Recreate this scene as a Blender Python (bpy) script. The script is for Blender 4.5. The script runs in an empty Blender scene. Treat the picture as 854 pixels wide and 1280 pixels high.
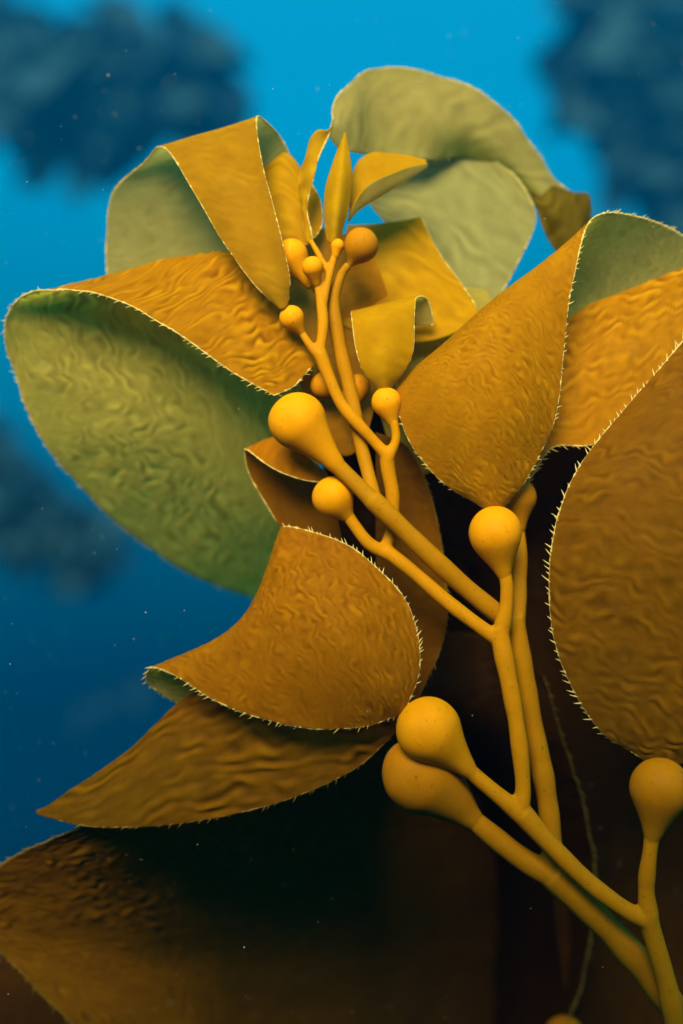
import bpy, math, random
import numpy as np
from mathutils import Vector

random.seed(7); RNG = np.random.default_rng(7)
SC = bpy.context.scene
COL = SC.collection

# ------------------------------------------------------------------ camera
FOCUS = 0.72                       # metres from the lens to the front bladders
FPX = 1337.0                       # focal length in photograph pixels (854 wide)
cam = bpy.data.cameras.new('camera'); camo = bpy.data.objects.new('camera', cam); COL.objects.link(camo)
camo.location = (0, -FOCUS, 0); camo.rotation_euler = (math.radians(90), 0, 0)
cam.sensor_fit = 'HORIZONTAL'; cam.sensor_width = 36; cam.lens = 36 * FPX / 854
cam.clip_start = 0.02; cam.clip_end = 200
cam.dof.use_dof = True; cam.dof.focus_distance = FOCUS - 0.005; cam.dof.aperture_fstop = 2.3
SC.camera = camo

# ------------------------------------------------------------------ open water all round (world)
world = bpy.data.worlds.new('World'); SC.world = world; world.use_nodes = True
wn = world.node_tree.nodes; wl = world.node_tree.links; wn.clear()
tc = wn.new('ShaderNodeTexCoord'); sx = wn.new('ShaderNodeSeparateXYZ'); mr = wn.new('ShaderNodeMapRange')
rp = wn.new('ShaderNodeValToRGB'); bg = wn.new('ShaderNodeBackground'); wo = wn.new('ShaderNodeOutputWorld')
wl.new(tc.outputs['Generated'], sx.inputs[0]); wl.new(sx.outputs['Z'], mr.inputs['Value'])
mr.inputs['From Min'].default_value = -1; mr.inputs['From Max'].default_value = 1
wl.new(mr.outputs[0], rp.inputs[0]); wl.new(rp.outputs[0], bg.inputs[0]); wl.new(bg.outputs[0], wo.inputs[0])
stops = [(-1.0, (0.0, .0005, .002)), (-.55, (0.0, .001, .004)), (-.30, (0.0, .003, .014)), (-.16, (.0, .020, .055)),
         (-.02, (.0, .115, .215)), (.14, (.0, .370, .645)), (.34, (.0, .620, 1.10)), (.7, (.01, .70, 1.18)), (1.0, (.02, .78, 1.28))]
while len(rp.color_ramp.elements) < len(stops): rp.color_ramp.elements.new(0.5)
for e, (z, c) in zip(rp.color_ramp.elements, stops):
    e.position = (z + 1) / 2; e.color = (*c, 1)
bg.inputs['Strength'].default_value = 0.40

# ------------------------------------------------------------------ sun
sun = bpy.data.lights.new('sun', 'SUN'); suno = bpy.data.objects.new('sun', sun); COL.objects.link(suno)
sun.energy = 4.5; sun.angle = math.radians(34); sun.color = (1.0, .87, .40)
SUN_FROM = Vector((-.18, -.79, .585)).normalized()
suno.rotation_euler = SUN_FROM.to_track_quat('Z', 'Y').to_euler()
suno.location = SUN_FROM * 5

# ------------------------------------------------------------------ exposure and render settings
SC.view_settings.view_transform = 'Standard'; SC.view_settings.look = 'None'
SC.view_settings.exposure = 1.35; SC.view_settings.gamma = 1.0
SC.render.engine = 'CYCLES'
cy = SC.cycles
cy.use_denoising = True
cy.max_bounces = 14; cy.diffuse_bounces = 12; cy.glossy_bounces = 2; cy.transmission_bounces = 12
cy.volume_bounces = 0; cy.transparent_max_bounces = 12
cy.caustics_reflective = False; cy.caustics_refractive = False

# ------------------------------------------------------------------ helpers
def at(px, py, dd=0.0):
    """a point of the place: photograph pixel and centimetres behind the plane of the front bladders"""
    d = FOCUS + dd * .01
    return np.array([(px - 427) * d / FPX, -FOCUS + d, (640 - py) * d / FPX])
PX = FOCUS / FPX                    # size of one photograph pixel at the bladders, metres

def thing(name, label, cat, loc, group=None):
    o = bpy.data.objects.new(name, None); COL.objects.link(o); o.location = Vector(loc)
    o.empty_display_size = .02
    o['label'] = label; o['category'] = cat
    if group: o['group'] = group
    return o

def wloc(o):
    v = Vector((0, 0, 0))
    while o is not None: v = v + Vector(o.location); o = o.parent
    return v

def mesh_obj(name, V, F, mats, parent=None, origin=None, midx=None, uv=None, smooth=True, rib=None):
    V = np.asarray(V, dtype=np.float64)
    o0 = np.asarray(origin if origin is not None else V[0], dtype=np.float64)
    me = bpy.data.meshes.new(name)
    F = np.asarray(F, dtype=np.int32)
    me.vertices.add(len(V)); me.vertices.foreach_set('co', (V - o0).astype(np.float32).ravel())
    n, k = F.shape
    me.loops.add(n * k); me.loops.foreach_set('vertex_index', F.ravel())
    me.polygons.add(n); me.polygons.foreach_set('loop_start', np.arange(n, dtype=np.int32) * k)
    me.polygons.foreach_set('loop_total', np.full(n, k, dtype=np.int32))
    for m in mats: me.materials.append(m)
    if midx is not None: me.polygons.foreach_set('material_index', np.asarray(midx, dtype=np.int32))
    me.polygons.foreach_set('use_smooth', np.full(n, smooth, dtype=bool))
    if uv is not None:
        ul = me.uv_layers.new(name='UVMap'); ul.data.foreach_set('uv', np.asarray(uv, dtype=np.float32)[F.ravel()].ravel())
    if rib is not None:
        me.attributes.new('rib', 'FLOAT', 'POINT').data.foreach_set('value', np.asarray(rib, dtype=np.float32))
    me.update(); me.validate()
    ob = bpy.data.objects.new(name, me); COL.objects.link(ob)
    if parent is not None:
        ob.parent = parent; ob.location = Vector(o0) - wloc(parent)
    else: ob.location = Vector(o0)
    return ob

def cr(ctrl, t):
    """Catmull-Rom through ctrl (n, ...) at parameters t in 0..1"""
    c = np.asarray(ctrl, dtype=np.float64); n = len(c)
    c = np.concatenate([[2 * c[0] - c[1]], c, [2 * c[-1] - c[-2]]])
    x = np.clip(t, 0, 1) * (n - 1); i = np.minimum(x.astype(int), n - 2); f = (x - i).reshape((-1,) + (1,) * (c.ndim - 1))
    p0, p1, p2, p3 = c[i], c[i + 1], c[i + 2], c[i + 3]
    return .5 * ((2 * p1) + (-p0 + p2) * f + (2 * p0 - 5 * p1 + 4 * p2 - p3) * f ** 2 + (-p0 + 3 * p1 - 3 * p2 + p3) * f ** 3)

_perm = RNG.permutation(512); _grad = RNG.normal(size=(512, 2)); _grad /= np.linalg.norm(_grad, axis=1)[:, None]
def noise2(x, y, seed=0):
    xi = np.floor(x).astype(int); yi = np.floor(y).astype(int); xf = x - xi; yf = y - yi
    def g(a, b):
        h = _perm[(_perm[(a + seed * 17) % 512] + b) % 512]; return _grad[h]
    u = xf ** 3 * (xf * (6 * xf - 15) + 10); v = yf ** 3 * (yf * (6 * yf - 15) + 10)
    def d(a, b, dx, dy): gg = g(a, b); return gg[..., 0] * dx + gg[..., 1] * dy
    n00 = d(xi, yi, xf, yf); n10 = d(xi + 1, yi, xf - 1, yf); n01 = d(xi, yi + 1, xf, yf - 1); n11 = d(xi + 1, yi + 1, xf - 1, yf - 1)
    return (n00 * (1 - u) + n10 * u) * (1 - v) + (n01 * (1 - u) + n11 * u) * v

# ------------------------------------------------------------------ materials
def new_mat(name):
    m = bpy.data.materials.new(name); m.use_nodes = True; m.node_tree.nodes.clear()
    return m, m.node_tree.nodes, m.node_tree.links

def kelp_mat(name, col, trans, tfac=.45, rough=.5, spec=.03, grain=.25, mott=.66, gscale=900., ribs=.6):
    m, N, L = new_mat(name)
    out = N.new('ShaderNodeOutputMaterial'); mix = N.new('ShaderNodeMixShader'); mix.inputs[0].default_value = tfac
    p = N.new('ShaderNodeBsdfPrincipled'); tr = N.new('ShaderNodeBsdfTranslucent')
    p.inputs['Roughness'].default_value = rough; p.inputs['Specular IOR Level'].default_value = spec
    uv = N.new('ShaderNodeUVMap'); uv.uv_map = 'UVMap'
    n1 = N.new('ShaderNodeTexNoise'); n1.inputs['Scale'].default_value = 55; n1.inputs['Detail'].default_value = 5; n1.inputs['Roughness'].default_value = .6
    n2 = N.new('ShaderNodeTexNoise'); n2.inputs['Scale'].default_value = gscale; n2.inputs['Detail'].default_value = 3
    L.new(uv.outputs[0], n1.inputs['Vector']); L.new(uv.outputs[0], n2.inputs['Vector'])
    at_ = N.new('ShaderNodeAttribute'); at_.attribute_name = 'rib'        # darkens grooves and lightens ridges in the colour, like relief shading
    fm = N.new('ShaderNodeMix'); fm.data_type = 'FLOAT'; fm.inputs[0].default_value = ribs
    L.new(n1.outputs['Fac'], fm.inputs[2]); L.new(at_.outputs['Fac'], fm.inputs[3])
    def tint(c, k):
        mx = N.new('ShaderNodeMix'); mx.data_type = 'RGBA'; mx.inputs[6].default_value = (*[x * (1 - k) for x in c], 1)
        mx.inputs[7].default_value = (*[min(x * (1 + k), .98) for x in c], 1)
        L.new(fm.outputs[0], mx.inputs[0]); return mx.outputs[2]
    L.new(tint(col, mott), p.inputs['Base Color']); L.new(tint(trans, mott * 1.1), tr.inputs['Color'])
    b = N.new('ShaderNodeBump'); b.inputs['Strength'].default_value = grain; b.inputs['Distance'].default_value = .0008
    L.new(n2.outputs['Fac'], b.inputs['Height'])
    n3 = N.new('ShaderNodeTexNoise'); n3.inputs['Scale'].default_value = 270; n3.inputs['Detail'].default_value = 2; n3.inputs['Distortion'].default_value = .8
    L.new(uv.outputs[0], n3.inputs['Vector'])
    b3 = N.new('ShaderNodeBump'); b3.inputs['Strength'].default_value = min(1., grain * 1.); b3.inputs['Distance'].default_value = .0011
    L.new(n3.outputs['Fac'], b3.inputs['Height']); L.new(b3.outputs[0], b.inputs['Normal'])
    L.new(b.outputs[0], p.inputs['Normal']); L.new(b.outputs[0], tr.inputs['Normal'])
    L.new(p.outputs[0], mix.inputs[1]); L.new(tr.outputs[0], mix.inputs[2]); L.new(mix.outputs[0], out.inputs['Surface'])
    return m

def wax_mat(name, col, neck=None, rough=.5, sss=.25, spec=.04, rad=(.0045, .005, .001)):
    m, N, L = new_mat(name)
    out = N.new('ShaderNodeOutputMaterial'); p = N.new('ShaderNodeBsdfPrincipled')
    p.inputs['Roughness'].default_value = rough; p.inputs['Specular IOR Level'].default_value = spec
    p.inputs['Subsurface Weight'].default_value = sss; p.inputs['Subsurface Radius'].default_value = (1, .45, .1)
    p.inputs['Subsurface Scale'].default_value = rad[0]
    g = N.new('ShaderNodeTexCoord'); n1 = N.new('ShaderNodeTexNoise'); n1.inputs['Scale'].default_value = 60; n1.inputs['Detail'].default_value = 6; n1.inputs['Roughness'].default_value = .65
    L.new(g.outputs['Object'], n1.inputs['Vector'])
    mx = N.new('ShaderNodeMix'); mx.data_type = 'RGBA'
    mx.inputs[6].default_value = (*[x * .74 for x in col], 1); mx.inputs[7].default_value = (*[x * 1.22 for x in col], 1)
    L.new(n1.outputs['Fac'], mx.inputs[0])
    fl = N.new('ShaderNodeTexNoise'); fl.inputs['Scale'].default_value = 330; fl.inputs['Detail'].default_value = 2; L.new(g.outputs['Object'], fl.inputs['Vector'])
    fr = N.new('ShaderNodeMapRange'); fr.inputs['From Min'].default_value = .66; fr.inputs['From Max'].default_value = .74; L.new(fl.outputs['Fac'], fr.inputs['Value'])
    m0 = N.new('ShaderNodeMix'); m0.data_type = 'RGBA'; m0.inputs[7].default_value = (*[x * .62 for x in col], 1)
    L.new(fr.outputs[0], m0.inputs[0]); L.new(mx.outputs[2], m0.inputs[6]); mx = m0
    if neck:                                             # the bladder's own colour passes into the stalk's at its neck
        at_ = N.new('ShaderNodeAttribute'); at_.attribute_name = 'rib'; m2 = N.new('ShaderNodeMix'); m2.data_type = 'RGBA'
        m2.inputs[7].default_value = (*neck, 1); L.new(mx.outputs[2], m2.inputs[6]); L.new(at_.outputs['Fac'], m2.inputs[0]); L.new(m2.outputs[2], p.inputs['Base Color'])
    else: L.new(mx.outputs[2], p.inputs['Base Color'])
    n2 = N.new('ShaderNodeTexNoise'); n2.inputs['Scale'].default_value = 420; n2.inputs['Detail'].default_value = 3
    L.new(g.outputs['Object'], n2.inputs['Vector'])
    b = N.new('ShaderNodeBump'); b.inputs['Strength'].default_value = .16; b.inputs['Distance'].default_value = .001
    L.new(n2.outputs['Fac'], b.inputs['Height']); L.new(b.outputs[0], p.inputs['Normal'])
    L.new(p.outputs[0], out.inputs['Surface'])
    return m

M = {
    'amber': kelp_mat('kelp_amber', (.52, .178, .0005), (.88, .55, .09), .67),
    'gold': kelp_mat('kelp_gold', (.70, .270, .0005), (.95, .60, .06), .66, grain=.1),
    'olive': kelp_mat('kelp_backlit_olive', (.54, .445, .10), (.96, .83, .37), .70),  # green tone of undersides stands for light coming through the blade
    'pale': kelp_mat('kelp_backlit_pale', (.38, .335, .125), (.90, .80, .38), .69, grain=.1),  # pale tone stands for backlit glow on undersides and back blades
    'brown': kelp_mat('kelp_brown', (.175, .068, .0005), (.60, .38, .03), .52),
    'umber': kelp_mat('kelp_umber', (.15, .058, .0005), (.80, .40, .006), .60),
    'young': kelp_mat('kelp_young_amber', (.66, .235, .0005), (.96, .64, .18), .74, grain=.12),
    'tawny': kelp_mat('kelp_tawny', (.38, .128, .0005), (.74, .45, .05), .60),
    'moss': kelp_mat('kelp_moss_brown', (.110, .075, .004), (.40, .30, .04), .45),
    'shade': kelp_mat('kelp_shaded_umber', (.155, .060, .0005), (.40, .18, .003), .06),  # dark tone stands for the shade along the bottom
    'dark': kelp_mat('kelp_shaded_brown', (.042, .017, .0005), (.03, .013, .0005), .2),  # near-black tone paints deep shade into the background blades
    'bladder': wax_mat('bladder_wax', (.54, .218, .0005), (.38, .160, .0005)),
    'bladder_dim': wax_mat('bladder_wax_shaded', (.33, .128, .0005), (.30, .130, .0005)),  # dimmer copy of the bladder colour for bladders lying in shade
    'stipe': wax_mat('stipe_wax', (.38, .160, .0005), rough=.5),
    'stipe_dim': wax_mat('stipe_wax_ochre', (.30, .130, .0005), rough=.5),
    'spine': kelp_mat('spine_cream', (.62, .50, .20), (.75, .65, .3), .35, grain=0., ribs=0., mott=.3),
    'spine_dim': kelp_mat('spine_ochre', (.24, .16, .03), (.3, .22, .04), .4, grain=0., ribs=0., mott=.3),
    'far': kelp_mat('far_kelp_hazed', (.055, .170, .240), (.07, .26, .38), .6, grain=0., ribs=0., mott=.3),  # blue of the water haze put into the kelp's base colour
}

# ------------------------------------------------------------------ kelp parts
def teeth(name, edges, mat, parent, length, gap, seed, rim=.00062, lean=.7, skip=.06):
    """marginal spines and the pale rim of one blade, one joined mesh"""
    r = np.random.default_rng(seed); V = []; F = []; n0 = 0
    for (E, I, NR) in edges:                      # edge points, points a little inside, normals
        seg = np.linalg.norm(np.diff(E, axis=0), axis=1); s = np.concatenate([[0], np.cumsum(seg)]); Ltot = s[-1]
        if Ltot < .004: continue
        m = max(8, int(Ltot / .0016)); q = np.linspace(0, Ltot, m)
        C = np.stack([np.interp(q, s, E[:, k]) for k in range(3)], 1)
        I2 = np.stack([np.interp(q, s, I[:, k]) for k in range(3)], 1); N2 = np.stack([np.interp(q, s, NR[:, k]) for k in range(3)], 1)
        T = np.gradient(C, axis=0); T /= np.linalg.norm(T, axis=1)[:, None] + 1e-12
        O = C - I2; O -= (O * T).sum(1)[:, None] * T; O /= np.linalg.norm(O, axis=1)[:, None] + 1e-12
        N2 = np.cross(T, O)
        k = 5; ang = np.arange(k) / k * 2 * math.pi
        rr = rim * (1 + .25 * r.normal(size=m))[:, None]
        ring = C[:, None, :] + (O[:, None, :] * np.cos(ang)[None, :, None] + N2[:, None, :] * np.sin(ang)[None, :, None]) * rr[:, :, None]
        V.append(ring.reshape(-1, 3))
        a = (np.arange(m - 1)[:, None] * k + np.arange(k)[None, :]); b = (np.arange(m - 1)[:, None] * k + (np.arange(k)[None, :] + 1) % k)
        F.append(np.stack([a, b, b + k, a + k], -1).reshape(-1, 4) + n0); n0 += m * k
        d = gap * .5
        while d < Ltot - gap * .3:
            i = int(d / Ltot * (m - 1)); d += gap * .78 * r.uniform(.55, 1.5)
            if r.random() < skip: continue
            ln = length * .9 * r.uniform(.45, 1.2); w = .0005 * (length / .005) ** .5 * r.uniform(.8, 1.2)
            ax = O[i] + T[i] * lean * r.uniform(.5, 1.4) + N2[i] * r.normal() * .3; ax /= np.linalg.norm(ax)
            bend = T[i] * ln * r.uniform(-.05, .3)
            sd = np.cross(ax, N2[i]); sd /= np.linalg.norm(sd) + 1e-9; up = np.cross(sd, ax)
            base = C[i] - O[i] * .0006
            for h, ww in ((0, 1.6), (.35, .95), (.72, .55), (1., .08)):
                for aa in range(4):
                    V.append((base + ax * ln * h + bend * h * h + (sd * math.cos(aa * math.pi / 2) + up * math.sin(aa * math.pi / 2)) * w * ww)[None])
            for h in range(3):
                for aa in range(4):
                    F.append(np.array([[n0 + h * 4 + aa, n0 + h * 4 + (aa + 1) % 4, n0 + h * 4 + 4 + (aa + 1) % 4, n0 + h * 4 + 4 + aa]]))
            n0 += 16
    if not V: return None
    V = np.concatenate(V); F = np.concatenate(F)
    o = mesh_obj(name, V, F, [mat], parent, origin=V[0], uv=V[:, :2])
    o['kind'] = 'stuff'
    return o

BLADE_N = [0]
def blade(parent, grid, front, back, spines=(), smat='spine', slen=.0048, sgap=.0052, res=(130, 96), wr=.0004, wf=85., wdir=.4, fanout=.3,
          ruffle=.0008, low_amp=.0022, thick=.0011, flip=False, label=None, seed=None, lean=.7, fade0=.04, swirl=.8):
    """one kelp blade: a curved sheet through a grid of points, corrugated, with a real thickness and toothed margins"""
    BLADE_N[0] += 1; sd = seed or BLADE_N[0]
    G = np.array([[at(*p) for p in row] for row in grid])
    nu, nv = res; wf = wf * 1.12
    tu = np.linspace(0, 1, nu); tv = np.linspace(0, 1, nv)
    P = cr(G, tu)                                             # nu, cols, 3
    P = np.transpose(cr(np.transpose(P, (1, 0, 2)), tv), (1, 0, 2))
    du = np.linalg.norm(np.diff(P, axis=0), axis=2); dv = np.linalg.norm(np.diff(P, axis=1), axis=2)
    U = np.concatenate([np.zeros((1, nv)), np.cumsum(du, axis=0)]); U = U.mean(1)[:, None] * np.ones((1, nv))
    Vv = np.concatenate([np.zeros((nu, 1)), np.cumsum(dv, axis=1)], 1); Vv = Vv - Vv[:, -1:] / 2
    def normals(P):
        a = np.gradient(P, axis=0); b = np.gradient(P, axis=1); n = np.cross(a, b); return n / (np.linalg.norm(n, axis=2)[:, :, None] + 1e-12)
    NR = normals(P)
    # corrugation: meandering ripples about the direction wdir, broken up and fading in and out
    sg = -1. if flip else 1.
    wx = noise2(U * wf * .33, Vv * wf * .33, sd); wy = noise2(U * wf * .8 + 9.3, Vv * wf * .8 + 4.1, sd + 3)
    ca, sa = math.cos(wdir), math.sin(wdir)
    fan = U.max() * .35
    vv = Vv * (1 + fanout * fan / (U + fan * .6))                      # ridges converge towards the base
    ph = (U * ca + vv * sa) * wf + swirl * (1.35 * wx + .75 * wy)
    cross = noise2((U * -sa + vv * ca) * wf * .55, (U * ca + vv * sa) * wf * .9, sd + 2)
    w = np.sin(2 * math.pi * ph)
    ridge = sg * (w * np.clip(.45 + 1.9 * cross, -.35, 1.15) + .7 * noise2(U * wf * 1.3, Vv * wf * 1.3, sd + 11))
    eu = np.minimum(tu / max(fade0, 1e-3), 1)[:, None]
    ev = np.minimum(np.minimum(tv, 1 - tv) / .05, 1)[None, :]
    patch = np.clip(.78 + 1.1 * noise2(U * 13 + 3, Vv * 13, sd + 5), .3, 1.25) * (1.1 - .3 * tu)[:, None]
    low = noise2(U * 16, Vv * 18, sd + 7)
    ed = np.exp(-np.minimum(tv, 1 - tv) / .06)[None, :]
    ruf = noise2(U * 42, np.sign(Vv) * 3.3 + 0 * U, sd + 9) * ed
    P = P + NR * (wr * .66 * ridge * patch * eu * (0.15 + .85 * ev) + low_amp * low * eu + ruffle * 2.2 * ruf * eu)[:, :, None]
    NR = normals(P)
    if flip: fr, bk = P - NR * thick * .5, P + NR * thick * .5
    else: fr, bk = P + NR * thick * .5, P - NR * thick * .5
    n = nu * nv; idx = np.arange(n).reshape(nu, nv)
    q = np.stack([idx[:-1, :-1], idx[1:, :-1], idx[1:, 1:], idx[:-1, 1:]], -1).reshape(-1, 4)
    if flip: q = q[:, ::-1]
    loop = np.concatenate([idx[:, 0], idx[-1, 1:], idx[-2::-1, -1], idx[0, -2:0:-1]])
    l2 = np.roll(loop, -1)
    rimf = np.stack([loop, l2, l2 + n, loop + n], -1)
    if not flip: rimf = rimf[:, ::-1]
    F = np.concatenate([q, q[:, ::-1] + n, rimf]); mi = np.concatenate([np.zeros(len(q)), np.ones(len(q)), np.zeros(len(rimf))])
    V = np.concatenate([fr.reshape(-1, 3), bk.reshape(-1, 3)])
    uv = np.stack([U.ravel(), Vv.ravel()], 1); uv = np.concatenate([uv, uv])
    rb = np.clip(.5 + .36 * ridge * sg * np.clip(patch, 0, 1.2) * eu * min(1., wr / .0006), 0, 1).ravel(); rb = np.concatenate([rb, rb])  # ridges lighter, grooves darker: painted relief contrast
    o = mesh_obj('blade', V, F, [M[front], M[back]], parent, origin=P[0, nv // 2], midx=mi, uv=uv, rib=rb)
    if label: o['label'] = label
    ed = []
    for s in spines:
        nm, *rg = s if isinstance(s, tuple) else (s,)
        lo, hi = rg if rg else (0, 1)
        if nm == 'v0': E, I, Nn = P[:, 0], P[:, 3], NR[:, 0]
        elif nm == 'v1': E, I, Nn = P[:, -1], P[:, -4], NR[:, -1]
        elif nm == 'u1': E, I, Nn = P[-1], P[-4], NR[-1]
        elif nm == 'u0': E, I, Nn = P[0], P[3], NR[0]
        k = len(E); s0, s1 = int(lo * (k - 1)), int(hi * (k - 1)) + 1
        ed.append((E[s0:s1], I[s0:s1], Nn[s0:s1]))
    if ed: teeth('toothed_margin', ed, M[smat], o, slen, sgap, sd * 31 + 5, lean=lean)
    return o

def tube_pts(pts, sub=10):
    """pts: (px, py, dd, radius px) -> smooth centreline and radii"""
    C = np.array([np.append(at(*p[:3]), p[3] * PX * (FOCUS + p[2] * .01) / FOCUS) for p in pts])
    m = (len(pts) - 1) * sub + 1
    S = cr(C, np.linspace(0, 1, m))
    S[:, 3] *= 1 + .16 * noise2(S[:, 0] * 55 + S[:, 2] * 31, S[:, 2] * 47, 6)          # the stem swells and narrows a little
    return S

def tube_mesh(S, k=20, seed=0, wob=.03):
    C, R = S[:, :3], S[:, 3]
    T = np.gradient(C, axis=0); T /= np.linalg.norm(T, axis=1)[:, None] + 1e-12
    ref = np.array([.31, -.9, .2]); V = []
    m = len(C)
    for i in range(m):
        a = np.cross(T[i], ref); a /= np.linalg.norm(a); b = np.cross(T[i], a); ref = b if i == 0 else ref
        ang = np.arange(k) / k * 2 * math.pi
        V.append(C[i] + (np.cos(ang)[:, None] * a + np.sin(ang)[:, None] * b) * R[i])
    V = np.concatenate(V)
    A = np.arange(m - 1)[:, None] * k + np.arange(k)[None, :]; B = np.arange(m - 1)[:, None] * k + (np.arange(k)[None, :] + 1) % k
    F = np.stack([A, B, B + k, A + k], -1).reshape(-1, 4)
    # caps as quads fans with a centre vertex (degenerate-free: pairs of triangles merged)
    n = len(V); V = np.concatenate([V, C[:1], C[-1:]])
    caps = []
    for j in range(0, k, 2):
        caps.append([n, (j + 2) % k, (j + 1) % k, j])
        o = (m - 1) * k; caps.append([n + 1, o + j, o + (j + 1) % k, o + (j + 2) % k])
    return V, np.concatenate([F, np.array(caps)])

def stipe(parent, runs, mat, label=None):
    """all stem runs of one frond fused into one continuous surface with soft forks"""
    V = []; F = []; n = 0
    for r in runs:
        v, f = tube_mesh(tube_pts(r)); V.append(v); F.append(f + n); n += len(v)
    V = np.concatenate(V); F = np.concatenate(F)
    o = mesh_obj('stipe', V, F, [M[mat]], parent, origin=at(*runs[0][0][:3]))
    md = o.modifiers.new('remesh', 'REMESH'); md.mode = 'VOXEL'; md.voxel_size = .0009; md.use_smooth_shade = True
    sm = o.modifiers.new('smooth', 'SMOOTH'); sm.factor = .5; sm.iterations = 14
    if label: o['label'] = label
    return o

def bladder(parent, centre, R, neck, mat='bladder', stretch=1.0, label=None, neck_r=8.5):
    """pear-shaped gas bladder: round crown, tapering along its stalk to the neck point"""
    c = at(*centre); nk = at(*neck); r = R * PX * (FOCUS + centre[2] * .01) / FOCUS; nr = neck_r * PX
    ax = nk - c; L = np.linalg.norm(ax); ax /= L
    a = np.cross(ax, [.2, .9, .1]); a /= np.linalg.norm(a); b = np.cross(ax, a)
    prof = []
    for t in np.linspace(0, 1, 22):                       # crown to the widest place and a bit past it
        th = t * math.radians(118); prof.append((-math.cos(th) * r * stretch, math.sin(th) * r))
    x0, y0 = prof[-1]; x1, y1 = L, nr
    sl = -1 / math.tan(math.radians(118) - math.pi / 2) if False else -math.cos(math.radians(118 - 90)) / 1.0
    m0 = (math.sin(math.radians(118)) * r * stretch, math.cos(math.radians(118)) * r)   # tangent (dx, dy) scaled
    k = 1.5
    for t in np.linspace(0, 1, 22)[1:]:                   # Hermite flare down to the stalk
        h00 = 2 * t ** 3 - 3 * t ** 2 + 1; h10 = t ** 3 - 2 * t ** 2 + t; h01 = -2 * t ** 3 + 3 * t ** 2; h11 = t ** 3 - t ** 2
        d = x1 - x0
        prof.append((h00 * x0 + h10 * m0[0] * k + h01 * x1 + h11 * d * .9, (h00 * y0 + h10 * m0[1] * k + h01 * y1) * (1 - .2 * max(0, t - .8) / .2)))
    ks = 36; V = []; ang = np.arange(ks) / ks * 2 * math.pi
    for x, y in prof:
        V.append(c + ax * x + (np.cos(ang)[:, None] * a + np.sin(ang)[:, None] * b) * max(y, r * .01))
    V = np.concatenate(V); m = len(prof)
    s = noise2(V[:, 0] * 60 + 3.1, V[:, 2] * 60 + V[:, 1] * 40, 4)
    s2 = noise2(V[:, 0] * 22 + 1.7, V[:, 2] * 22 - V[:, 1] * 15, 9)
    V = V + (V - c) * (s * .03 + s2 * .07)[:, None]
    A = np.arange(m - 1)[:, None] * ks + np.arange(ks)[None, :]; B = np.arange(m - 1)[:, None] * ks + (np.arange(ks)[None, :] + 1) % ks
    F = np.stack([A, B, B + ks, A + ks], -1).reshape(-1, 4)
    rb = np.repeat(np.clip((np.array([q[0] for q in prof]) / L - .35) / .6, 0, 1), ks)
    o = mesh_obj('gas_bladder', V, F, [M[mat]], parent, origin=c, rib=rb)
    if label: o['label'] = label
    return o

# ================================================================== the front frond
FA = thing('kelp_frond', 'amber kelp frond in front with thin forked stem and lit round bladders', 'kelp frond', at(860, 1420, 1))
FB = thing('kelp_frond', 'kelp frond with thicker stem passing behind, carrying the large left blade', 'kelp frond', at(930, 1420, 3))
FC = thing('kelp_frond', 'dark shaded kelp frond filling the lower background behind the stems', 'kelp frond', at(760, 1480, 12))

stipe(FA, [
    [(872, 1420, 1, 14), (850, 1310, .3, 13.5), (835, 1235, -.4, 13), (818, 1175, -.8, 12.5), (808, 1142, -1, 12.5)],
    [(812, 1150, -1, 12), (808, 1110, -1.2, 11), (812, 1070, -1.6, 10), (816, 1040, -1.8, 10)],
    [(812, 1152, -1, 11.5), (780, 1136, -1, 11), (735, 1102, -.9, 11.5), (690, 1058, -.9, 12), (652, 1016, -.9, 13)],
    [(660, 1025, -.9, 12), (630, 1000, -.9, 11), (600, 975, -.8, 10), (575, 952, -.7, 10)],
    [(648, 1020, -.9, 11), (654, 985, -.9, 10.5), (648, 920, -.8, 11), (638, 860, -.7, 11.5), (628, 810, -.6, 12), (624, 785, -.5, 12)],
    [(624, 800, -.5, 12), (632, 765, -.6, 9.5), (634, 735, -.7, 8.5), (630, 712, -.7, 8.5)],
    [(628, 802, -.5, 11), (605, 787, -.4, 9.5), (560, 753, -.1, 9.5), (515, 714, .2, 9.5), (482, 688, .4, 9.5)],
    [(490, 695, .4, 9), (462, 680, .4, 8), (442, 655, .4, 7.5), (432, 640, .4, 8)],
    [(478, 692, .4, 8), (490, 662, .9, 8), (491, 620, .9, 8.5), (485, 585, .7, 9), (484, 562, .5, 9)],
    [(484, 575, .5, 8), (495, 550, .4, 6), (492, 525, .3, 6)],
    [(486, 572, .5, 8), (468, 552, .4, 7.5), (440, 522, .2, 8), (425, 502, .2, 8), (410, 468, .2, 8), (400, 440, .2, 8.5)],
    [(405, 452, .2, 7), (388, 432, .2, 5.5), (375, 412, .2, 5)],
    [(399, 445, .2, 7.5), (404, 410, .3, 7), (402, 380, .5, 6.5), (397, 355, .7, 5), (393, 340, .8, 5)],
    [(402, 390, .5, 6), (410, 350, .8, 5.5), (417, 325, 1, 5), (421, 312, 1.1, 5)],
    [(412, 345, .9, 4), (402, 325, 1.2, 4.5), (394, 310, 1.6, 4), (388, 300, 1.9, 3.5)],
], 'stipe')
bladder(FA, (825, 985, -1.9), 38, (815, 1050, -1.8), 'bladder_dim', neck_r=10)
bladder(FA, (536, 913, -.8), 41, (592, 968, -.8), neck_r=10.5)
bladder(FA, (619, 667, -.8), 34, (632, 725, -.7), neck_r=8.8)
bladder(FA, (416, 621, .4), 26.5, (438, 650, .4), neck_r=8)
bladder(FA, (483, 503, .5), 19, (493, 533, .4), neck_r=6)
bladder(FA, (365, 397, 0), 15.5, (379, 418, .2), neck_r=4.5)
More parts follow.
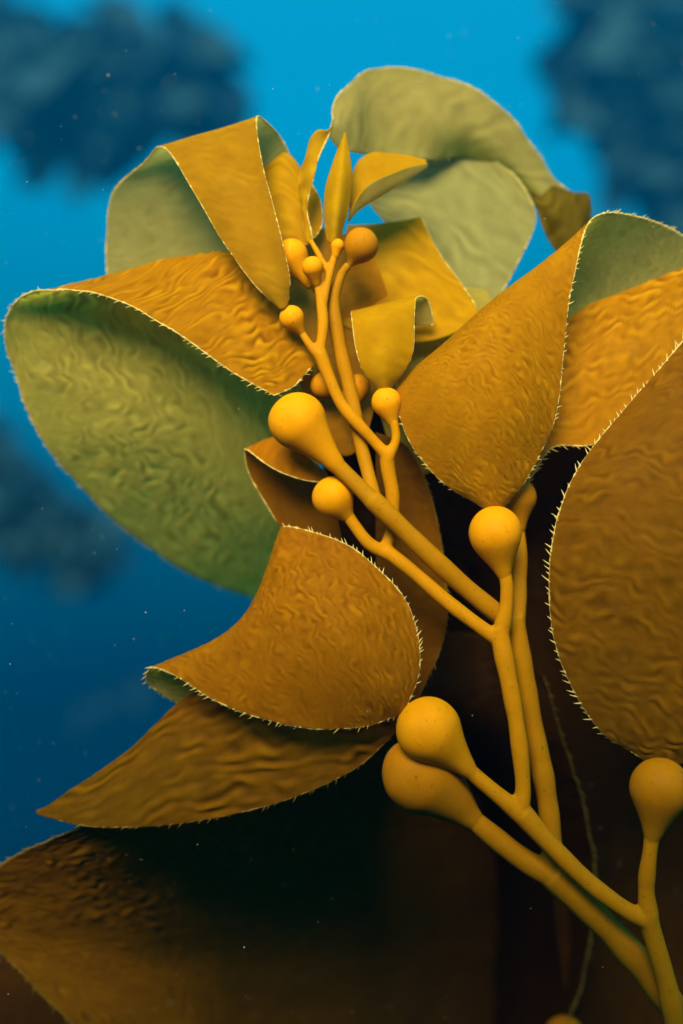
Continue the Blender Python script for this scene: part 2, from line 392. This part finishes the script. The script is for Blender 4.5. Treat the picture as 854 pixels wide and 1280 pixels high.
bladder(FA, (391, 334, .2), 13.5, (397, 358, .6), neck_r=5)
bladder(FA, (422, 307, 1), 8.5, (419, 322, 1), neck_r=4.5)

# ------------------------------------------------------------------ the rear frond: stem, bladders
stipe(FB, [
    [(960, 1420, 3, 19), (880, 1310, 2, 18), (800, 1205, 1.2, 18), (740, 1140, .9, 17.5), (690, 1092, .8, 18)],
    [(698, 1098, .8, 16), (655, 1075, .8, 14.5), (610, 1040, .8, 13), (575, 1010, .9, 12)],
    [(690, 1100, .9, 15), (690, 1050, 1, 13), (681, 980, 1.1, 13.5), (665, 900, 1.1, 13.5), (651, 820, 1, 13), (643, 770, .9, 12)],
    [(645, 790, 1, 12), (648, 735, 1.6, 11), (648, 690, 2.2, 11), (645, 655, 2.6, 11)],
    [(648, 792, 1, 11), (622, 768, .6, 11.5), (580, 733, .2, 12), (535, 692, -.3, 12.5), (490, 648, -.7, 13), (465, 624, -.8, 13)],
    [(472, 632, -.8, 12), (440, 600, -.7, 10.5), (415, 576, -.6, 11)],
    [(470, 632, -.4, 10), (461, 595, .6, 9), (450, 550, 1.1, 9), (438, 490, 1.4, 9), (424, 430, 1.5, 9), (417, 380, 1.5, 8.5), (425, 348, 1.4, 6), (436, 330, 1.2, 5)],
    [(440, 500, 1.4, 7), (425, 495, 1.8, 6), (415, 488, 2, 6)],
    [(418, 385, 1.5, 6), (400, 365, 1.8, 6), (385, 348, 2, 7)],
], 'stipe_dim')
bladder(FB, (373, 527, -.6), 36, (428, 590, -.7), neck_r=10.5)
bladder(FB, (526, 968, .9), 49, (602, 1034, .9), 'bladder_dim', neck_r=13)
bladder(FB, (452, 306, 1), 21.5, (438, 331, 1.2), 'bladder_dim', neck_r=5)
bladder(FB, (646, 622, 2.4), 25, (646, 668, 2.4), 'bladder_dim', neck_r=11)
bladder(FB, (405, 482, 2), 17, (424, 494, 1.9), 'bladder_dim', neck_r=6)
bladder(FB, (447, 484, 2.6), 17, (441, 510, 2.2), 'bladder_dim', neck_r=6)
bladder(FB, (364, 320, 1.8), 21.5, (390, 358, 1.9), neck_r=8)

# ------------------------------------------------------------------ blades of the rear frond
blade(FB, [   # large left blade, folded over its crest
    [(343, 494, -.1), (368, 482, .3), (394, 458, 1.4), (400, 500, 4.4), (390, 625, 9), (325, 751, 21)],
    [(292, 466, -.2), (325, 425, .6), (357, 375, 2.8), (350, 430, 5), (335, 580, 8.4), (245, 720, 18.5)],
    [(238, 427, 0), (272, 378, 1.2), (300, 318, 3.4), (290, 400, 5.6), (270, 540, 7.8), (170, 672, 15.5)],
    [(172, 387, .4), (205, 357, 1.8), (225, 322, 3.8), (210, 390, 5.8), (190, 505, 7.2), (100, 607, 12)],
    [(105, 363, 1.4), (125, 353, 2.4), (135, 346, 4), (115, 385, 5.8), (100, 470, 7.2), (45, 535, 9)],
    [(42, 364, 3), (28, 370, 3.6), (17, 381, 4.4), (9, 395, 5), (6, 415, 5.8), (10, 440, 6.8)],
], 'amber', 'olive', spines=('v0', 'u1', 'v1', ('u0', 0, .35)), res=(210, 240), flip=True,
    label='large left blade, amber outside and green inside, folded over its crest', seed=11, wf=100, wdir=0.5, wr=0.001, swirl=1.2)
blade(FB, [   # right blade behind the front right one
    [(655, 615, 3), (652, 610, 3.5), (650, 600, 4)],
    [(690, 560, 2.4), (680, 520, 3), (670, 470, 4.5)],
    [(747, 553, 2), (730, 480, 2.6), (712, 398, 4.5)],
    [(814, 494, 1.8), (796, 420, 2.6), (785, 362, 4.5)],
    [(872, 408, 2), (862, 355, 3), (868, 326, 4.5)],
    [(925, 320, 2.4), (915, 285, 3.4), (918, 272, 5)],
    [(960, 250, 4), (962, 248, 4.4), (964, 246, 5)],
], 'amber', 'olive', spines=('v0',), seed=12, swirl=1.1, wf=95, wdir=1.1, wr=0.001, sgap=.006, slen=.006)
blade(FB, [   # lower left pointed blade
    [(502, 893, 1.5), (499, 905, 1), (493, 917, 1)],
    [(425, 878, 2.4), (432, 922, 1.2), (440, 963, 1)],
    [(335, 858, 3.4), (338, 935, 2), (345, 1004, 1.5)],
    [(243, 866, 4), (228, 955, 2.8), (225, 1029, 2.2)],
    [(152, 944, 4), (132, 990, 3.2), (118, 1033, 2.8)],
    [(50, 1013, 3.5), (46, 1015, 3.4), (48, 1018, 3.3)],
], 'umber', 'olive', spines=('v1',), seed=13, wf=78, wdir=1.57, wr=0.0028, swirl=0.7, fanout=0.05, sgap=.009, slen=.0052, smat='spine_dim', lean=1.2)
blade(FB, [   # small young blade low in the cluster, behind the strip
    [(350, 312, 3), (365, 316, 3), (382, 306, 3)],
    [(328, 275, 4.4), (365, 265, 4.0), (402, 282, 4)],
    [(322, 240, 5.4), (355, 228, 4.8), (400, 250, 5)],
    [(328, 214, 6.4), (357, 192, 5.8), (384, 222, 6)],
], 'gold', 'pale', spines=('v1',), seed=14, wr=0.00032, res=(70, 60), sgap=.004, slen=.0025, flip=True)
blade(FB, [   # golden blade right of the tip
    [(425, 405, 4), (480, 425, 4), (540, 425, 4), (602, 402, 4)],
    [(430, 362, 5.5), (480, 362, 5.5), (535, 362, 5.5), (588, 371, 5.5)],
    [(430, 310, 6.5), (475, 310, 6.5), (518, 310, 6.5), (550, 318, 6.5)],
    [(434, 283, 7), (470, 281, 7.4), (505, 276, 7.4), (526, 271, 7)],
], 'gold', 'olive', spines=(('v1', .2, 1),), seed=15, wr=0.000288, wf=60, res=(90, 80), sgap=.004, slen=.002, flip=True)

blade(FB, [   # amber blade standing close behind the stems
    [(455, 560, 3.4), (432, 570, 3.2), (405, 560, 3.4)],
    [(475, 480, 4.2), (430, 480, 3.6), (375, 480, 4.0)],
    [(490, 400, 5.0), (425, 400, 4.2), (345, 390, 4.8)],
    [(470, 330, 5.6), (410, 320, 5), (335, 320, 5.4)],
    [(440, 296, 6), (400, 285, 5.6), (345, 292, 5.8)],
], 'amber', 'pale', wr=.0002, seed=16, res=(90, 60))
blade(FB, [   # brown blade low behind the little curled one
    [(500, 600, 5), (540, 590, 5), (590, 560, 5)],
    [(470, 500, 5.6), (530, 490, 5.6), (600, 470, 5.6)],
    [(450, 420, 6), (530, 410, 6), (620, 400, 6)],
    [(450, 365, 6.2), (520, 352, 6.2), (610, 362, 6.2)],
], 'brown', 'olive', wr=.0003, seed=17, res=(70, 60))

# ------------------------------------------------------------------ blades of the front frond
blade(FA, [   # front right blade
    [(600, 632, 0), (611, 639, -.4), (622, 640, -.4), (632, 632, 0)],
    [(552, 599, 0), (590, 597, -1.2), (624, 592, -1.2), (660, 596, -.3)],
    [(513, 552, 0), (575, 525, -2.2), (640, 515, -2.2), (691, 530, -.5)],
    [(497, 505, .5), (560, 460, -1.6), (630, 430, -2.2), (704, 440, -.8)],
    [(496, 480, 1.4), (555, 432, .2), (632, 376, -.8), (716, 352, -.7)],
    [(503, 473, 2.6), (563, 426, 2.4), (650, 352, 1.4), (741, 277, .6)],
    [(520, 482, 5), (590, 440, 5), (700, 358, 4.4), (798, 271, 3.2)],
    [(540, 510, 7), (620, 470, 7), (755, 400, 6.6), (868, 306, 6)],
    [(560, 560, 8), (660, 520, 8), (800, 470, 8), (915, 380, 8)],
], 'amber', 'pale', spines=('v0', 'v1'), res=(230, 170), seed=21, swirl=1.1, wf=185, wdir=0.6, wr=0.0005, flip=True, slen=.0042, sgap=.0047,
    label='front right blade rolled back to show its pale underside')
blade(FA, [   # large blade at the right edge of the view
    [(806, 950, -1), (830, 955, -1.4), (850, 955, -1.4), (872, 950, -1)],
    [(745, 907, -.5), (800, 905, -1.8), (870, 905, -2.2), (950, 900, -1)],
    [(694, 805, -.3), (780, 795, -2.2), (880, 795, -2.8), (1000, 790, -1.5)],
    [(690, 685, -.3), (780, 665, -2.2), (890, 660, -3), (1020, 650, -1.5)],
    [(722, 588, 0), (800, 562, -1.5), (900, 540, -2), (1020, 520, -1)],
    [(795, 497, .8), (850, 470, .2), (930, 440, 0), (1030, 420, .5)],
    [(868, 410, 1.6), (900, 398, 1.6), (960, 385, 2), (1040, 370, 2.5)],
], 'brown', 'olive', spines=('v0', 'v1'), res=(210, 170), seed=22, swirl=1.2, wf=90, wdir=0.35, wr=0.0012, flip=True, slen=.0066, sgap=.0062)
blade(FA, [   # broad blade below the middle, curled at its left end
    [(508, 883, -.7), (503, 889, -.9), (497, 894, -.7)],
    [(525, 828, -.6), (480, 856, -2), (452, 908, -1)],
    [(507, 752, -.3), (430, 800, -2.6), (387, 910, -1)],
    [(452, 693, .3), (388, 765, -1.6), (317, 895, -.5)],
    [(402, 669, 1), (338, 748, -.1), (264, 873, .3)],
    [(354, 660, 2), (308, 764, 1.3), (217, 843, 1.2)],
    [(364, 692, 4), (300, 785, 3), (190, 836, 2.6)],
    [(378, 740, 6), (320, 815, 5), (186, 854, 4)],
    [(400, 790, 7), (330, 850, 6), (232, 884, 5.5)],
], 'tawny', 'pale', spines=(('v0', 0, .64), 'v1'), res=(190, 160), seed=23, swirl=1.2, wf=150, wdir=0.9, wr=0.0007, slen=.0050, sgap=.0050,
    label='broad amber blade with a spiny rim, curled to show a pale tip')
blade(FA, [   # small blade left of the middle bladder
    [(408, 604, 1.4), (408, 598, 1.8), (407, 590, 2.5), (415, 612, 4), (430, 690, 4.5)],
    [(376, 598, 1.2), (377, 583, 1.7), (376, 565, 2.9), (385, 618, 4.6), (400, 700, 5.2)],
    [(342, 585, 1.6), (343, 566, 2.2), (346, 546, 3.3), (348, 596, 5), (372, 682, 5.4)],
    [(309, 563, 3), (307, 562, 3.3), (306, 564, 3.7), (313, 595, 4.5), (346, 652, 5)],
], 'amber', 'brown', spines=('v0', 'u1'), res=(90, 110), seed=24, wr=0.0002, slen=.0022, sgap=.0032, flip=True)
blade(FA, [   # little curled blade above the middle
    [(474, 485, .4), (481, 488, .2), (489, 483, .4)],
    [(456, 466, .2), (480, 464, -.4), (505, 465, .2)],
    [(446, 437, .2), (480, 432, -.5), (516, 437, .2)],
    [(440, 398, .7), (478, 394, .2), (518, 388, .7)],
    [(440, 388, 1.9), (480, 380, 1.6), (521, 373, 1.4)],
    [(448, 392, 3), (490, 384, 2.8), (534, 374, 2.4)],
    [(455, 402, 3.6), (495, 400, 3.5), (541, 397, 3)],
    [(458, 412, 3.8), (498, 408, 3.7), (540, 406, 3.2)],
], 'gold', 'pale', spines=('v0', 'v1'), res=(100, 70), seed=25, wr=0.00015, flip=True, slen=.0016, sgap=.003)
blade(FA, [   # drooping strip at the upper left
    [(348, 383, -.4), (352, 386, -.6), (357, 384, -.6), (361, 374, -.4)],
    [(312, 347, -.6), (330, 349, -1), (346, 347, -1), (362, 342, -.5)],
    [(276, 297, 0), (300, 291, -.6), (325, 284, -.6), (346, 279, 0)],
    [(241, 236, 1), (270, 229, .4), (300, 221, .4), (329, 211, 1)],
    [(207, 186, 2.8), (245, 172, 2.6), (285, 160, 2.6), (321, 149, 2.8)],
    [(184, 201, 5), (240, 190, 5.2), (300, 178, 5.2), (344, 164, 4.6)],
    [(142, 240, 7), (210, 250, 7), (290, 250, 7), (362, 196, 6)],
    [(133, 300, 8), (205, 310, 8), (290, 320, 8), (372, 262, 6.4)],
    [(134, 360, 8.5), (200, 390, 8.5), (290, 390, 8), (372, 330, 5.5)],
], 'young', 'pale', spines=('v0', 'v1'), res=(150, 100), seed=26, wr=0.00022, wf=100, flip=True, slen=.0018, sgap=.0032,
    label='drooping amber strip blade with its pale half hanging behind')
blade(FA, [   # topmost blade: a narrow ribbon that widens into the arch
    [(391, 303, 2), (387, 305, 1.8), (383, 303, 2)],
    [(384, 254, 2), (378, 250, 2), (371, 245, 2.5)],
    [(393, 214, 2), (387, 206, 2.3), (378, 200, 3)],
    [(412, 160, 3.6), (406, 163, 3), (399, 162, 2.6)],
    [(422, 124, 6), (432, 150, 4.5), (433, 186, 4)],
    [(470, 85, 9), (470, 135, 7.5), (475, 194, 7)],
    [(556, 97, 10), (548, 150, 8.6), (540, 200, 9)],
    [(634, 148, 11), (606, 172, 9.8), (584, 198, 10.5)],
    [(688, 214, 12), (664, 222, 11), (640, 228, 11.6)],
    [(716, 248, 12.5), (694, 262, 11.6), (672, 262, 12.4)],
    [(738, 262, 13.5), (712, 290, 12.2), (684, 290, 13)],
    [(734, 300, 14), (716, 318, 13), (700, 320, 13)],
], 'pale', 'gold', spines=('v0',), res=(170, 60), seed=27, low_amp=.006, ruffle=.0022, wr=0.00032, wf=60, flip=True, slen=.0028, sgap=.0045,
    label='topmost pale blade arching over to the right')
blade(FA, [   # slender upright leaf at the growing tip
    [(410, 302, 1.2), (417, 306, .8), (425, 300, 1.2)],
    [(405, 262, 1.4), (420, 265, .4), (436, 258, 1.4)],
    [(410, 222, 1.8), (424, 225, .8), (439, 215, 1.8)],
    [(424, 182, 2.4), (429, 184, 2), (434, 180, 2.4)],
    [(430, 167, 2.6), (431, 166, 2.6), (432, 167, 2.6)],
], 'gold', 'pale', res=(60, 40), seed=28, wr=0.0001, flip=True)
blade(FA, [   # small folded leaf pointing right
    [(436, 268, 2), (435, 277, 2.3), (438, 258, 2.8)],
    [(449, 241, 1.6), (448, 260, 2.4), (442, 215, 4)],
    [(470, 224, 1.6), (473, 243, 2.6), (459, 193, 4.6)],
    [(502, 211, 2.0), (506, 225, 2.8), (492, 192, 4.6)],
    [(535, 204, 3), (534, 209, 3.2), (533, 201, 3.6)],
], 'gold', 'pale', res=(60, 50), seed=29, wr=0.0001)
blade(FA, [   # broad pale blade at the back right
    [(500, 345, 7), (530, 375, 7), (580, 402, 7), (612, 392, 7.5)],
    [(490, 290, 8.5), (535, 310, 8.5), (590, 330, 8.5), (642, 338, 8.5)],
    [(462, 254, 9.5), (540, 252, 10), (600, 255, 10), (669, 274, 9.5)],
    [(478, 232, 10), (545, 200, 11), (600, 196, 11), (650, 228, 10)],
    [(510, 215, 10.4), (548, 192, 11.4), (592, 188, 11.4), (620, 200, 10.8)],
], 'pale', 'pale', res=(90, 80), seed=30, wr=0.00032, wf=60, spines=(('v1', 0, .9),), slen=.002, sgap=.004)

blade(FA, [   # torn brown curl at the end of the arch
    [(664, 236, 11.4), (676, 244, 11.2), (690, 232, 11.4)],
    [(672, 262, 11.4), (692, 262, 10.8), (716, 240, 11.4)],
    [(682, 290, 11.6), (706, 282, 11.0), (736, 244, 11.8)],
    [(694, 312, 11.8), (718, 304, 11.2), (734, 280, 12.2)],
    [(706, 330, 12.2), (722, 326, 11.8), (738, 308, 12.4)],
], 'moss', 'moss', seed=31, wr=.0009, wf=70, res=(60, 50), ruffle=.003, low_amp=.004)

# ------------------------------------------------------------------ the shaded frond
stipe(FC, [[(780, 1480, 16, 18), (740, 1400, 16, 16), (715, 1350, 16, 15), (705, 1320, 16, 14)],
           [(770, 1460, 16, 14), (830, 1380, 22, 14), (860, 1200, 23, 13), (820, 1000, 22, 13), (780, 820, 20, 12), (700, 640, 17, 11), (600, 520, 14, 10)]], 'stipe_dim')
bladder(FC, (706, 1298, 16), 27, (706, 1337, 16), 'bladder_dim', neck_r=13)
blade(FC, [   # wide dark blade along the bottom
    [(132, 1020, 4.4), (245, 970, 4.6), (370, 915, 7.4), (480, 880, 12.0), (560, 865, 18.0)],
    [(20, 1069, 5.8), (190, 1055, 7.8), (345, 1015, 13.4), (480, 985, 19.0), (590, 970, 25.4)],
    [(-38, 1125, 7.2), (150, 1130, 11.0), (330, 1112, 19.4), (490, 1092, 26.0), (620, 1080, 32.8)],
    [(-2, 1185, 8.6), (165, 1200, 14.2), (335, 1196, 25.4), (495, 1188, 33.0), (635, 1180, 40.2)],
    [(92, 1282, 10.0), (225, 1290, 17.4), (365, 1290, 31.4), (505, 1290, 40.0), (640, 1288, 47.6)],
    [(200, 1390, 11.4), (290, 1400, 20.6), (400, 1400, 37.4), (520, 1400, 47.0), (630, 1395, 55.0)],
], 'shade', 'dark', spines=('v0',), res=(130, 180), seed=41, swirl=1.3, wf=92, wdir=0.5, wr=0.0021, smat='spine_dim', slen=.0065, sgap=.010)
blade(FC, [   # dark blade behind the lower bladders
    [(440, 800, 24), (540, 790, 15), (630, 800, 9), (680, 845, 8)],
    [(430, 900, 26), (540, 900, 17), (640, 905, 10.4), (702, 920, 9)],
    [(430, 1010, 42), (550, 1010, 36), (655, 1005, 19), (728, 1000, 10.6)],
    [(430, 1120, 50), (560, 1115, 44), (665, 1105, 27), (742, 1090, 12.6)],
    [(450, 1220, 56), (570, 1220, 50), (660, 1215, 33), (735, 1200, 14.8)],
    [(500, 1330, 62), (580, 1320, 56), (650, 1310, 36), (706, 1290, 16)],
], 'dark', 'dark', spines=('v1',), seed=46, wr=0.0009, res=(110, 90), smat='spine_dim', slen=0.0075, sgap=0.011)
blade(FC, [   # corner blade, lower left
    [(-120, 1170, 25), (0, 1190, 24.5), (70, 1225, 24.5), (160, 1280, 27)],
    [(-120, 1240, 25), (0, 1250, 25), (80, 1280, 25.5), (170, 1330, 26)],
    [(-120, 1350, 28), (0, 1360, 28), (90, 1380, 28), (190, 1400, 28)],
], 'dark', 'dark', spines=('u0',), res=(60, 80), seed=42, wr=0.0008, smat='spine_dim', slen=.007, sgap=.010)
blade(FC, [   # narrow blade standing behind the broad amber one
    [(470, 540, 4), (505, 555, 4), (528, 590, 4.2)],
    [(470, 620, 4.6), (510, 630, 4.4), (545, 645, 4.4)],
    [(470, 700, 5), (515, 710, 4.6), (558, 730, 4.6)],
    [(470, 790, 5), (515, 800, 4.6), (554, 800, 4.6)],
    [(480, 900, 4.5), (500, 900, 4.3), (520, 878, 4.3)],
], 'brown', 'brown', spines=('v1',), seed=43, wr=0.0004, smat='spine_dim', res=(90, 60), slen=.005, sgap=.009, lean=1.2)
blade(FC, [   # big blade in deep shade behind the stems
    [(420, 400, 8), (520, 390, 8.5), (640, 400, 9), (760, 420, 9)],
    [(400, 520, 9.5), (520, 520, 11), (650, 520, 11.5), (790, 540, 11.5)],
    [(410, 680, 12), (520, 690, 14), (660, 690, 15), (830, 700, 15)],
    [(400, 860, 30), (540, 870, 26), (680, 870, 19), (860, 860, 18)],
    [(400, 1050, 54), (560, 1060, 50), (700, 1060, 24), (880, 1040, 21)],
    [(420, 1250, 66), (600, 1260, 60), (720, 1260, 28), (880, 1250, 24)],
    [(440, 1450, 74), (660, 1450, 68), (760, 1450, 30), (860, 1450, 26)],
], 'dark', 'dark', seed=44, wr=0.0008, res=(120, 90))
blade(FC, [   # its neighbour towards the right edge
    [(640, 480, 12), (740, 470, 12), (860, 480, 12), (960, 480, 12)],
    [(640, 700, 15), (760, 700, 15), (900, 700, 15), (1050, 700, 15)],
    [(680, 950, 18), (800, 950, 18), (930, 950, 18), (1100, 950, 18)],
    [(700, 1200, 20), (820, 1200, 20), (950, 1200, 20), (1100, 1200, 20)],
    [(740, 1450, 22), (840, 1450, 22), (950, 1450, 22), (1060, 1450, 22)],
], 'dark', 'dark', seed=45, wr=0.0008, res=(90, 70))

# ================================================================== kelp further off in the water
def far_blade(parent, base, tip, width, seed, droop, side=None, mat='far'):
    r = np.random.default_rng(seed); nu, nv = 14, 6
    base = np.array(base); tip = np.array(tip); ax = tip - base; L = np.linalg.norm(ax)
    side = np.cross(ax, r.normal(size=3)) if side is None else side; side /= np.linalg.norm(side); nn = np.cross(side, ax); nn /= np.linalg.norm(nn)
    P = []
    for i in range(nu):
        t = i / (nu - 1); w = width * (math.sin(math.pi * (.05 + .9 * t) ** .9)) ** .4 * .5
        c = base + ax * t + np.array([0, 0, -droop * L * t * t]) + nn * .08 * L * math.sin(t * 5 + seed)
        tw = .9 * math.sin(t * 2.2 + seed * 1.7)
        sdv = side * math.cos(tw) + nn * math.sin(tw); n2 = np.cross(ax / L, sdv)
        for j in range(nv):
            v = j / (nv - 1) * 2 - 1
            P.append(c + sdv * w * v + n2 * w * (.35 * v * v + .12 * math.sin(9 * t + 4 * v + seed)))
    V = np.array(P); n = len(V); idx = np.arange(n).reshape(nu, nv)
    q = np.stack([idx[:-1, :-1], idx[1:, :-1], idx[1:, 1:], idx[:-1, 1:]], -1).reshape(-1, 4)
    loop = np.concatenate([idx[:, 0], idx[-1, 1:], idx[-2::-1, -1], idx[0, -2:0:-1]]); l2 = np.roll(loop, -1)
    Vb = V + nn * .003
    F = np.concatenate([q[:, ::-1], q + n, np.stack([loop, l2, l2 + n, loop + n], -1)])
    V2 = np.concatenate([V, Vb])
    return mesh_obj('blade', V2, F, [M[mat]], parent, origin=base, uv=V2[:, :2])

def far_frond(label, path, nblades, length, width, seed, droop=.35):
    """path: (px, py, cm behind the front bladders); blades stand off the stipe all along it"""
    C = np.array([at(*p) for p in path]); t = np.linspace(0, 1, 40); S = cr(C, t)
    root = thing('kelp_frond', label, 'kelp frond', S[0], 'kelp fronds hanging in the blue distance')
    v, f = tube_mesh(np.concatenate([S, np.full((40, 1), .008)], 1), k=8)
    mesh_obj('stipe', v, f, [M['far']], root, origin=S[0])
    r = np.random.default_rng(seed)
    for i in range(nblades):
        k = int((i + .5) / nblades * 39); d = r.normal(size=3) * np.array([1, .6, .7]); d /= np.linalg.norm(d)
        far_blade(root, S[k], S[k] + d * length * r.uniform(.6, 1.2), width * r.uniform(.7, 1.3), seed * 50 + i, droop)
    return root

far_frond('dark blurred kelp mass in the upper left corner of the water', [(-160, -60, 1500), (-40, 40, 1510), (60, 85, 1520), (150, 85, 1530), (235, 95, 1540)], 190, 1.3, 1.1, 3)
far_frond('dim blue kelp mass in the upper right corner above the pale underside', [(765, -120, 1500), (780, 0, 1500), (795, 80, 1510), (830, 160, 1510), (900, 220, 1520)], 170, 1.25, 1.0, 4)
far_frond('dark kelp branch hanging at the left edge below the green blade', [(-150, 470, 800), (-60, 530, 800), (-10, 590, 800), (50, 645, 805), (115, 680, 810)], 90, .45, .5, 5)
far_frond('faint thin kelp strand in the lower left blue water', [(90, 905, 1300), (125, 880, 1300), (155, 865, 1300), (185, 850, 1300)], 12, .26, .12, 6, droop=.1)

# ================================================================== added frond, unseen above and behind the viewer, only to shade the lower stems
def overhead():
    S = np.array(SUN_FROM)
    def over(px, py, t=.95): p = at(px, py); return np.array([p[0], 0, p[2]]) + S * t
    P = cr(np.array([over(-500, 1240), over(-150, 1160), over(250, 1020), over(480, 1000), over(640, 1060), over(780, 1060), over(950, 940), over(1150, 840)]), np.linspace(0, 1, 60))
    root = thing('kelp_frond', 'unseen kelp frond added behind the camera to shade the lower stems', 'kelp frond', P[0])
    v, f = tube_mesh(np.concatenate([P, np.full((60, 1), .008)], 1), k=8)
    mesh_obj('stipe', v, f, [M['stipe_dim']], root, origin=P[0])
    r = np.random.default_rng(77)
    for i in range(22):
        k = int((i + .5) / 22 * 59)
        d = np.array([r.uniform(-.15, .25), r.uniform(-.2, .1), -1.0]); d /= np.linalg.norm(d)
        far_blade(root, P[k], P[k] + d * r.uniform(.42, .58), r.uniform(.15, .20), 900 + i, .02, side=np.cross(d, S + r.normal(size=3) * .2), mat='dark')
overhead()

# ================================================================== specks drifting in the water
def snow(n=1700):
    r = np.random.default_rng(99); V = []; F = []; k = 0
    t = (1 + 5 ** .5) / 2
    I = np.array([(-1, t, 0), (1, t, 0), (-1, -t, 0), (1, -t, 0), (0, -1, t), (0, 1, t), (0, -1, -t), (0, 1, -t), (t, 0, -1), (t, 0, 1), (-t, 0, -1), (-t, 0, 1)]) / 1.9
    T = np.array([(0, 11, 5), (0, 5, 1), (0, 1, 7), (0, 7, 10), (0, 10, 11), (1, 5, 9), (5, 11, 4), (11, 10, 2), (10, 7, 6), (7, 1, 8), (3, 9, 4), (3, 4, 2), (3, 2, 6), (3, 6, 8), (3, 8, 9), (4, 9, 5), (2, 4, 11), (6, 2, 10), (8, 6, 7), (9, 8, 1)])
    for i in range(n):
        d = FOCUS * r.uniform(.55, 1.25) if i % 3 else r.uniform(.8, 1.6)
        p = np.array([(r.uniform(-120, 970) - 427) * d / FPX, d - FOCUS, (640 - r.uniform(-120, 1400)) * d / FPX])
        s = .00016 * math.exp(r.normal() * .5) * d / FOCUS
        V.append(p + I * s * r.uniform(.5, 1.4, size=3)); F.append(T + k); k += 12
    o = mesh_obj('marine_snow', np.concatenate(V), np.concatenate(F), [M['snow']], None, origin=(0, 0, 0))
    o['label'] = 'tiny pale specks drifting all through the blue water'; o['category'] = 'specks'; o['kind'] = 'stuff'
    return o
sm, N_, L_ = new_mat('speck'); so = N_.new('ShaderNodeOutputMaterial'); sp = N_.new('ShaderNodeBsdfPrincipled')
sp.inputs['Base Color'].default_value = (.42, .40, .34, 1); sp.inputs['Roughness'].default_value = .8
L_.new(sp.outputs[0], so.inputs['Surface']); M['snow'] = sm
snow()

# ================================================================== the water between: even blue haze
hm, N_, L_ = new_mat('water_haze'); ho = N_.new('ShaderNodeOutputMaterial'); hv = N_.new('ShaderNodeVolumePrincipled')
hv.inputs['Color'].default_value = (.0, .155, .38, 1); hv.inputs['Density'].default_value = .04; hv.inputs['Anisotropy'].default_value = .2
L_.new(hv.outputs[0], ho.inputs['Volume'])
x0, x1, y0, y1, z0, z1 = -10., 10., -2.2, 19.5, -6.0, 9.5
HV = np.array([(x, y, z) for x in (x0, x1) for y in (y0, y1) for z in (z0, z1)])
HF = [(0, 1, 3, 2), (4, 6, 7, 5), (0, 4, 5, 1), (2, 3, 7, 6), (0, 2, 6, 4), (1, 5, 7, 3)]
hz = mesh_obj('haze', HV, HF, [hm], None, origin=(0, 0, 0), smooth=False)
hz['kind'] = 'stuff'; hz['label'] = 'blue sea water that veils the distant kelp'; hz['category'] = 'water haze'
